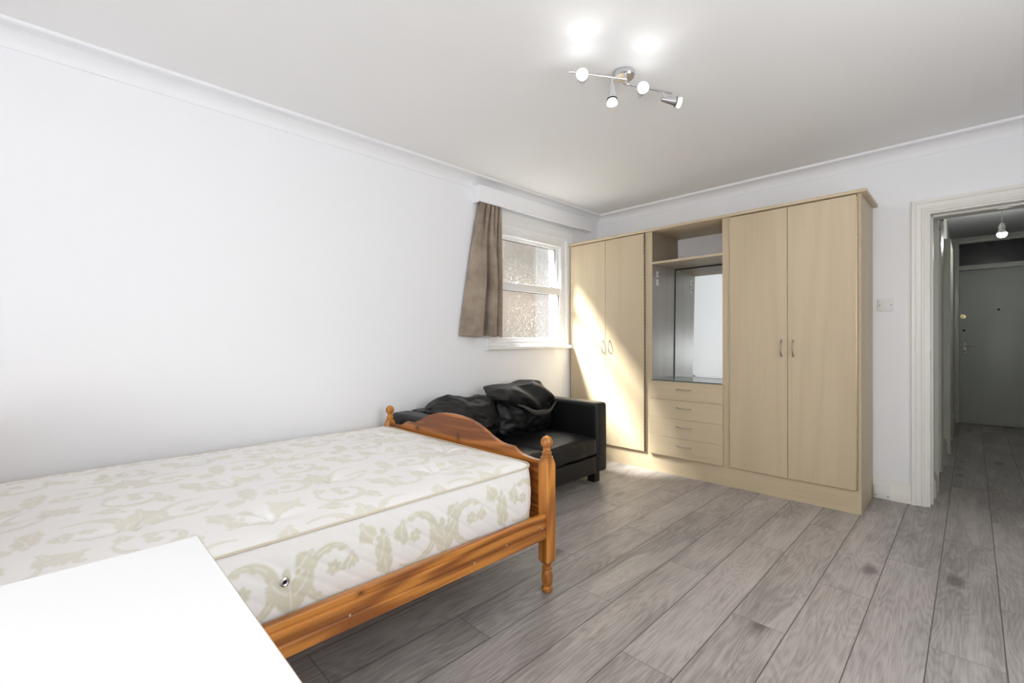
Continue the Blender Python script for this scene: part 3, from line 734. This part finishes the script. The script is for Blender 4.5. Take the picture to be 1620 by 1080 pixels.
def mattress():
    NX, NY = 400, 520
    hx, hy = (mx1-mx0)/2, (my1-my0)/2; cx, cy = (mx0+mx1)/2, (my0+my1)/2
    rc = .085
    U, V = np.meshgrid(np.linspace(-1, 1, NX+1), np.linspace(-1, 1, NY+1))
    X, Y = U*hx, V*hy
    # round the corners: map the corner squares onto quarter discs
    ax, ay = (np.abs(X)-(hx-rc))/rc, (np.abs(Y)-(hy-rc))/rc
    inq = (ax > 0) & (ay > 0)
    axc, ayc = np.clip(ax, 0, 1), np.clip(ay, 0, 1)
    qx, qy = axc*np.sqrt(1-ayc**2/2), ayc*np.sqrt(1-axc**2/2)
    X = np.where(inq, np.sign(X)*((hx-rc)+rc*qx), X); Y = np.where(inq, np.sign(Y)*((hy-rc)+rc*qy), Y)
    e = np.minimum(hx-np.abs(U*hx), hy-np.abs(V*hy))
    X += cx; Y += cy
    Z = np.full_like(X, mz1+.024) - .018*np.exp(-(e/.10)) - .012*np.exp(-(e/.022)**1.3)
    for tx, ty in TUFTS:
        dx, dy = X-tx, Y-ty; r_ = np.hypot(dx, dy); an = np.arctan2(dy, dx)
        Z -= .027*np.exp(-(r_/.042)**1.2) + .004*np.exp(-(r_/.14)**2)
        Z -= .005*np.exp(-(r_/.11)**2)*np.cos(an*5+tx*40)*np.clip(r_/.03, 0, 1)
    Z += .0022*np.sin(X*9+1)*np.sin(Y*8)
    P1 = samp(Y*1.10+.07, X*1.16+.2)
    # soft fading of the weave on the top face
    verts = [np.stack([X, Y, Z], -1).reshape(-1, 3)]; pat = [P1.reshape(-1)*.7]
    idx = np.arange((NX+1)*(NY+1)).reshape(NY+1, NX+1)
    q = np.stack([idx[:-1, :-1], idx[:-1, 1:], idx[1:, 1:], idx[1:, :-1]], -1).reshape(-1, 4)
    faces = [q]; off = (NX+1)*(NY+1)
    # perimeter
    step = .0034; per = []
    def arc(ox, oy, a0): 
        n = int(rc*PI/2/step)
        return [(ox+rc*math.cos(a0+PI/2*i/n), oy+rc*math.sin(a0+PI/2*i/n), math.cos(a0+PI/2*i/n), math.sin(a0+PI/2*i/n)) for i in range(n)]
    def ln(x0, y0, x1, y1, nx, ny):
        n = int(math.hypot(x1-x0, y1-y0)/step)
        return [(x0+(x1-x0)*i/n, y0+(y1-y0)*i/n, nx, ny) for i in range(n)]
    per += ln(mx1, my0+rc, mx1, my1-rc, 1, 0)+arc(mx1-rc, my1-rc, 0)+ln(mx1-rc, my1, mx0+rc, my1, 0, 1)+arc(mx0+rc, my1-rc, PI/2)+ln(mx0, my1-rc, mx0, my0+rc, -1, 0)+arc(mx0+rc, my0+rc, PI)+ln(mx0+rc, my0, mx1-rc, my0, 0, -1)+arc(mx1-rc, my0+rc, 1.5*PI)
    per = np.array(per); n = len(per); NR = 70
    s = np.concatenate([[0], np.cumsum(np.hypot(*(np.diff(per[:, :2], axis=0).T)))])
    t = np.linspace(0, 1, NR+1)[:, None]
    bul = .012*np.sin(PI*t)**.8 - .002
    quilt = .0016*(np.cos((s[None, :]*1.0+t*(mz1-mz0)*1.3)*2*PI/.16))**8
    bul = bul - quilt*np.sin(PI*t)
    SX = per[None, :, 0]+per[None, :, 2]*bul; SY = per[None, :, 1]+per[None, :, 3]*bul
    SZ = np.repeat(mz0+(mz1-.004-mz0)*t, n, 1)
    P2 = samp(np.repeat(s[None, :], NR+1, 0)*1.08+.02, (SZ-mz0)*1.08+.02)
    verts.append(np.stack([SX, SY, SZ], -1).reshape(-1, 3)); pat.append(P2.reshape(-1))
    idx = np.arange((NR+1)*n).reshape(NR+1, n)+off; nx_ = np.roll(idx, -1, 1)
    faces.append(np.stack([idx[:-1], nx_[:-1], nx_[1:], idx[1:]], -1).reshape(-1, 4))
    V_ = np.concatenate(verts); Fc = np.concatenate(faces); pt = np.concatenate(pat)
    bt = list(idx[0][::-1])
    me = bpy.data.meshes.new('mattress')
    me.vertices.add(len(V_)); me.vertices.foreach_set('co', V_.astype(np.float32).reshape(-1))
    nl = Fc.size+len(bt); me.loops.add(nl)
    me.loops.foreach_set('vertex_index', np.concatenate([Fc.reshape(-1), np.array(bt)]).astype(np.int32))
    me.polygons.add(len(Fc)+1)
    me.polygons.foreach_set('loop_start', np.concatenate([np.arange(len(Fc))*4, [Fc.size]]).astype(np.int32))
    me.update(calc_edges=True); me.validate()
    at = me.attributes.new('pat', 'FLOAT', 'POINT'); at.data.foreach_set('value', pt.astype(np.float32))
    return me, per
me, per = mattress()
mt = link('mattress', me, M['tick'], None, True, 60)
tag(mt, 'bare cream damask mattress lying on the pine bed', 'mattress')
pts = per[::6]
MB().tube([(a+c*.002, b+d*.002, mz1-.001) for a, b, c, d in pts], .0042, 8, True).build('piping', M['piping'], mt)
MB().tube([(a+c*.002, b+d*.002, mz0+.006) for a, b, c, d in pts], .0042, 8, True).build('piping', M['piping'], mt)
ey = MB().lathe([(.0055, .0), (.0055, .004), (.009, .006), (.0125, .004), (.013, 0)], (-1.3625, .447, .452), (1, 0, 0), 24).build('air_vent', M['chrome'], mt)
MB().cyl((-1.3625, .447, .452), (-1.3590, .447, .452), .0054).build('vent_hole', M['dark'], ey)

# ------------------------------------------------------------------ table
r = thing('white_table', (-.70, -.36, 0), 'white rectangular table top in front of the bed', 'table')
tx0, tx1, ty0, ty1 = -1.094, -.30, -.95, .195
MB().box(tx0, tx1, ty0, ty1, .712, .740, .0008, 1).build('table_top', M['tabletop'], r)
MB().box(tx0, tx1, ty1, ty1+.0012, .712, .7385).build('edge_band', M['edge'], r)
for x in (tx0+.04, tx1-.04):
    for y in (ty0+.04, ty1-.05):
        MB().box(x-.02, x+.02, y-.02, y+.02, 0, .712, .003).build('leg', M['plastic'], r)

# ------------------------------------------------------------------ sofa
SY0, SY1, SXF, SXB = 1.615, 3.122, -2.062, -2.815
sofa = thing('leather_sofa', (-2.44, 2.37, 0), 'small black leather two-seat sofa behind the bed', 'sofa')
def soft(x0, x1, y0, y1, z0, z1, rad=.035, puff=(.0, .0, .0), wr=0, wf=9, seed=0, N=26, fn=None):
    """rounded, puffed box as a dense quad mesh"""
    b = bmesh.new(); bmesh.ops.create_cube(b, size=2)
    bmesh.ops.subdivide_edges(b, edges=b.edges[:], cuts=N, use_grid_fill=True)
    hx, hy, hz = (x1-x0)/2, (y1-y0)/2, (z1-z0)/2; c = Vector(((x0+x1)/2, (y0+y1)/2, (z0+z1)/2))
    off = Vector((seed*3.1, seed*7.7, seed*1.3))
    for v in b.verts:
        # denser near the rims
        u = Vector([math.sin(q*PI/2)*.5+q*.5 for q in v.co])
        p = Vector((u.x*hx, u.y*hy, u.z*hz))
        inn = Vector((max(-hx+rad, min(hx-rad, p.x)), max(-hy+rad, min(hy-rad, p.y)), max(-hz+rad, min(hz-rad, p.z))))
        d = p-inn
        nrm = d.normalized() if d.length > 1e-6 else Vector((0, 0, 0))
        p = inn+nrm*rad if d.length > 1e-6 else p
        p.x += puff[0]*u.x*max(0, 1-u.y*u.y)*max(0, 1-u.z*u.z)
        p.y += puff[1]*u.y*max(0, 1-u.x*u.x)*max(0, 1-u.z*u.z)
        p.z += puff[2]*u.z*max(0, 1-u.x*u.x)*max(0, 1-u.y*u.y)
        w_ = c+p
        if wr:
            q = w_*wf+off
            k = mnoise.noise(q)+.55*mnoise.noise(Vector((q.x*2.2, q.y*2.2, q.z*1.1)))
            k2 = abs(mnoise.noise(Vector((q.x*1.3, q.y*1.3+q.z*.8, q.z*2.4))))
            w_ += (nrm if nrm.length else Vector((0, 0, 1)))*wr*(k-1.3*k2)
        if fn: w_ = fn(w_, u)
        v.co = w_
    return MB().merge(b)
AW = .142
soft(SXB, SXF, SY1-AW, SY1, .085, .632, .026, (.006, .004, .008), .002, 6, 1).build('armrest', M['leather'], sofa, ang=80)
soft(SXB, SXF, SY0, SY0+AW, .085, .638, .026, (.006, .004, .008), .002, 6, 2).build('armrest', M['leather'], sofa, ang=80)
# welt on the arm fronts
for ya, yb in ((SY1-AW, SY1), (SY0, SY0+AW)):
    ps = [(SXF-.014, ya+.006, .10)]+[(SXF-.014, ya+.006, .60), (SXF-.014, ya+.028, .626), (SXF-.014, yb-.028, .626), (SXF-.014, yb-.006, .60), (SXF-.014, yb-.006, .10)]
    MB().tube(ps, .0045, 8).build('arm_welt', M['leather'], sofa)
soft(SXB, SXB+.17, SY0+AW-.01, SY1-AW+.01, .085, .645, .04, (.01, 0, .01), .003, 5, 3).build('backrest', M['leather'], sofa, ang=80)
soft(SXB+.10, SXF-.004, SY0+AW-.004, SY1-AW+.004, .085, .222, .014, (.004, 0, 0), .0015, 5, 4).build('seat_base', M['leather'], sofa, ang=80)
ym = (SY0+SY1)/2
for a, b, s_ in ((SY0+AW+.002, ym-.002, 5), (ym+.002, SY1-AW-.002, 6)):
    soft(SXB+.15, SXF+.006, a, b, .224, .372, .034, (.008, .0, .030), .004, 7, s_, 30).build('seat_cushion', M['leather'], sofa, ang=80)
def lean(ang, px, pz, shear=None):
    ca, sa = math.cos(ang), math.sin(ang)
    def f(w_, u):
        x, z = w_.x-px, w_.z-pz
        w2 = Vector((px+x*ca-z*sa, w_.y, pz+x*sa+z*ca))
        return shear(w2, u) if shear else w2
    return f
def sag1(w_, u):
    t = (w_.z-.40)/.34
    # left half slumps sideways, top edge rises to the right
    w_.y += -.055*max(0, t)*(1-u.y)*.5 + .01*math.sin(w_.z*22)
    w_.z += .012*math.sin(w_.y*14)*max(0, t) - .02*max(0, -u.y)**2*max(0, u.z)
    w_.x += .03*max(0, u.x)*math.sin(PI*max(0, min(1, t)))
    return w_
c1 = soft(-2.655, -2.475, 1.795, 2.345, .392, .735, .07, (.05, .0, .02), .020, 8, 11, 44, lean(.20, -2.5, .39, sag1)).build('back_cushion', M['leather_soft'], sofa, ang=80)
c1['label'] = 'slumped black cushion on the left'
def sag2(w_, u):
    t = (w_.z-.40)/.36
    w_.z += .008*math.sin(w_.y*12)*max(0, t)
    return w_
c2 = soft(-2.635, -2.455, 2.335, 2.955, .396, .735, .075, (.06, .0, .02), .020, 8, 17, 44, lean(.14, -2.48, .39, sag2)).build('back_cushion', M['leather_soft'], sofa, ang=80)
c2['label'] = 'upright black cushion with its cover folded over'
def zt_(t): return .765+.012*math.sin(t*5)+.042*math.exp(-((t-.76)/.15)**2)-.055*max(0, (t-.84)/.16)**1.6-.02*max(0, (.10-t)/.10)
def zb_(t): return .690-.145*math.sin(PI*min(1, max(0, t)**1.25*.80))**1.1+.03*max(0, (t-.80)/.2)**1.6-.03*max(0, (.15-t)/.15)
def pouch(w_, u):
    t = (w_.y-2.285)/.625
    t = max(0, min(1, t)); k = max(-1, min(1, u.z))
    z = zb_(t)+(zt_(t)-zb_(t))*(k*.5+.5)
    xx = w_.x - .05*max(0, k) + .025*(1-k*k)
    q = Vector((w_.x*5, w_.y*9+z*5, z*9))
    cre = .016*math.sin(t*16+z*38+2.5*mnoise.noise(q*.6))*max(0, u.x+.2)
    return Vector((xx+cre, w_.y, z+.008*mnoise.noise(q)))
soft(-2.655, -2.425, 2.285, 2.905, .58, .78, .085, (.02, .0, .0), .006, 9, 23, 40, pouch).build('folded_cover', M['flap'], c2, ang=80)
rim = []
for i in range(40):
    t = .24+.72*i/39
    rim.append((-2.400+.02*math.sin(t*PI), 2.285+.625*t, zb_(t)+.012+.004*math.sin(t*22)))
MB().tube(rim, [.005+.016*math.sin(PI*min(1, max(.02, i/39))) for i in range(40)], 10).build('cover_hem', M['hem'], c2, ang=80)
for x in (SXF-.115, SXB+.05):
    for y in (SY1-.115, SY0+.045):
        MB().box(x, x+.07, y, y+.07, 0, .088, .003).build('foot', M['dark'], sofa)

# ------------------------------------------------------------------ window behind the camera, added side window
r = sroot('window_2', ((F0+F1)/2, YF, FZ0), 'wide front window')
fr = MB()
for a, b in ((F0, F0+.06), (F1-.06, F1), ((F0+F1)/2-.03, (F0+F1)/2+.03)): fr.box(a, b, YF-.14, YF-.08, FZ0, FZ1, .004)
fr.box(F0+.06, F1-.06, YF-.14, YF-.08, FZ0, FZ0+.06, .004).box(F0+.06, F1-.06, YF-.14, YF-.08, FZ1-.06, FZ1, .004)
fr.build('window_frame', M['upvc'], r)
MB().box(F0-.05, F1+.05, YF-.08, YF+.05, FZ0-.03, FZ0, .005).build('window_sill', M['upvc'], r)

MB().box(F0, F1, YF-.078, YF-.074, FZ0, FZ1).build('sun_block_blind', M['tabletop'], r)  # opaque blind added out of view to keep the sun out here
r = sroot('added_window_3', (XR, (G0+G1)/2, FZ0), 'side window added for fill light')  # unseen window, added to hold the fill lamp for the left wall
fr = MB()
for a, b in ((G0, G0+.06), (G1-.06, G1), ((G0+G1)/2-.03, (G0+G1)/2+.03)): fr.box(XR+.08, XR+.14, a, b, FZ0, FZ1, .004)
fr.box(XR+.08, XR+.14, G0+.06, G1-.06, FZ0, FZ0+.06, .004).box(XR+.08, XR+.14, G0+.06, G1-.06, FZ1-.06, FZ1, .004)
fr.build('window_frame', M['upvc'], r)
MB().box(XR-.05, XR+.08, G0-.05, G1+.05, FZ0-.03, FZ0, .005).build('window_sill', M['upvc'], r)

# ------------------------------------------------------------------ lights
def light(name, typ, loc, energy, color=(1, 1, 1), **kw):
    l = bpy.data.lights.new(name, typ); l.energy = energy; l.color = color
    for k, v in kw.items(): setattr(l, k, v)
    o = bpy.data.objects.new(name, l); COL.objects.link(o); o.location = loc; return o
def aim(o, d): o.rotation_euler = Vector(d).to_track_quat('-Z', 'Y').to_euler()
L = light('daylight_fill', 'AREA', ((F0+F1)/2, YF-.06, (FZ0+FZ1)/2), 66, (.98, .99, 1), shape='RECTANGLE', size=2.0, size_y=1.3); aim(L, (0, 1, .32))
L = light('daylight_fill', 'AREA', (XR+.06, (G0+G1)/2, (FZ0+FZ1)/2), 27, (.98, .99, 1), shape='RECTANGLE', size=1.5, size_y=1.3); aim(L, (-1, 0, .10))  # added fill lamp at the side window, evens out the left wall
S = light('sunlight', 'SUN', (-6, 0, 6), 245, (1, .975, .92), angle=math.radians(20)); aim(S, (1.0, 1.05, -1.8))
for i, (p, d) in enumerate(up):
    s = light('spot_lamp', 'SPOT', p+d.normalized()*.012, .8, (1, .99, .97), spot_size=math.radians(100), spot_blend=1.0, shadow_soft_size=.02); aim(s, (d.x, d.y, .40))
for p, d in dn:
    s = light('spot_lamp', 'SPOT', p+d.normalized()*.012, 14, (1, .99, .97), spot_size=math.radians(125), spot_blend=.9, shadow_soft_size=.03); aim(s, (d.x, d.y, min(d.z, -1.0)))
light('hall_lamp', 'POINT', (.213, 6.75, 2.11), 8.5, (1, .99, .96), shadow_soft_size=.035)

W = bpy.data.worlds.new('sky'); SC.world = W; W.use_nodes = True
W.node_tree.nodes['Background'].inputs[0].default_value = (.93, .97, 1, 1); W.node_tree.nodes['Background'].inputs[1].default_value = 1.3

# ------------------------------------------------------------------ camera
cd = bpy.data.cameras.new('camera'); cd.sensor_width = 36; cd.lens = 36*722/1620; cd.clip_start = .02
co = bpy.data.objects.new('camera', cd); COL.objects.link(co)
Rm = Matrix(((0.7042960694, 0.0001939628, 0.7099063382), (0.7098982642, 0.0045847088, -0.7042893119), (-0.0033913198, 0.9999894714, 0.0030912985)))
co.matrix_world = Matrix.Translation((0, 0, 1.13)) @ Rm.to_4x4()
SC.camera = co
SC.view_settings.view_transform = 'Standard'
SC.view_settings.look = 'None'
SC.view_settings.exposure = 0
SC.cycles.use_denoising = True
SC.cycles.max_bounces = 10
SC.cycles.diffuse_bounces = 6
SC.cycles.transparent_max_bounces = 8
SC.cycles.sample_clamp_indirect = 6
SC.cycles.caustics_reflective = False
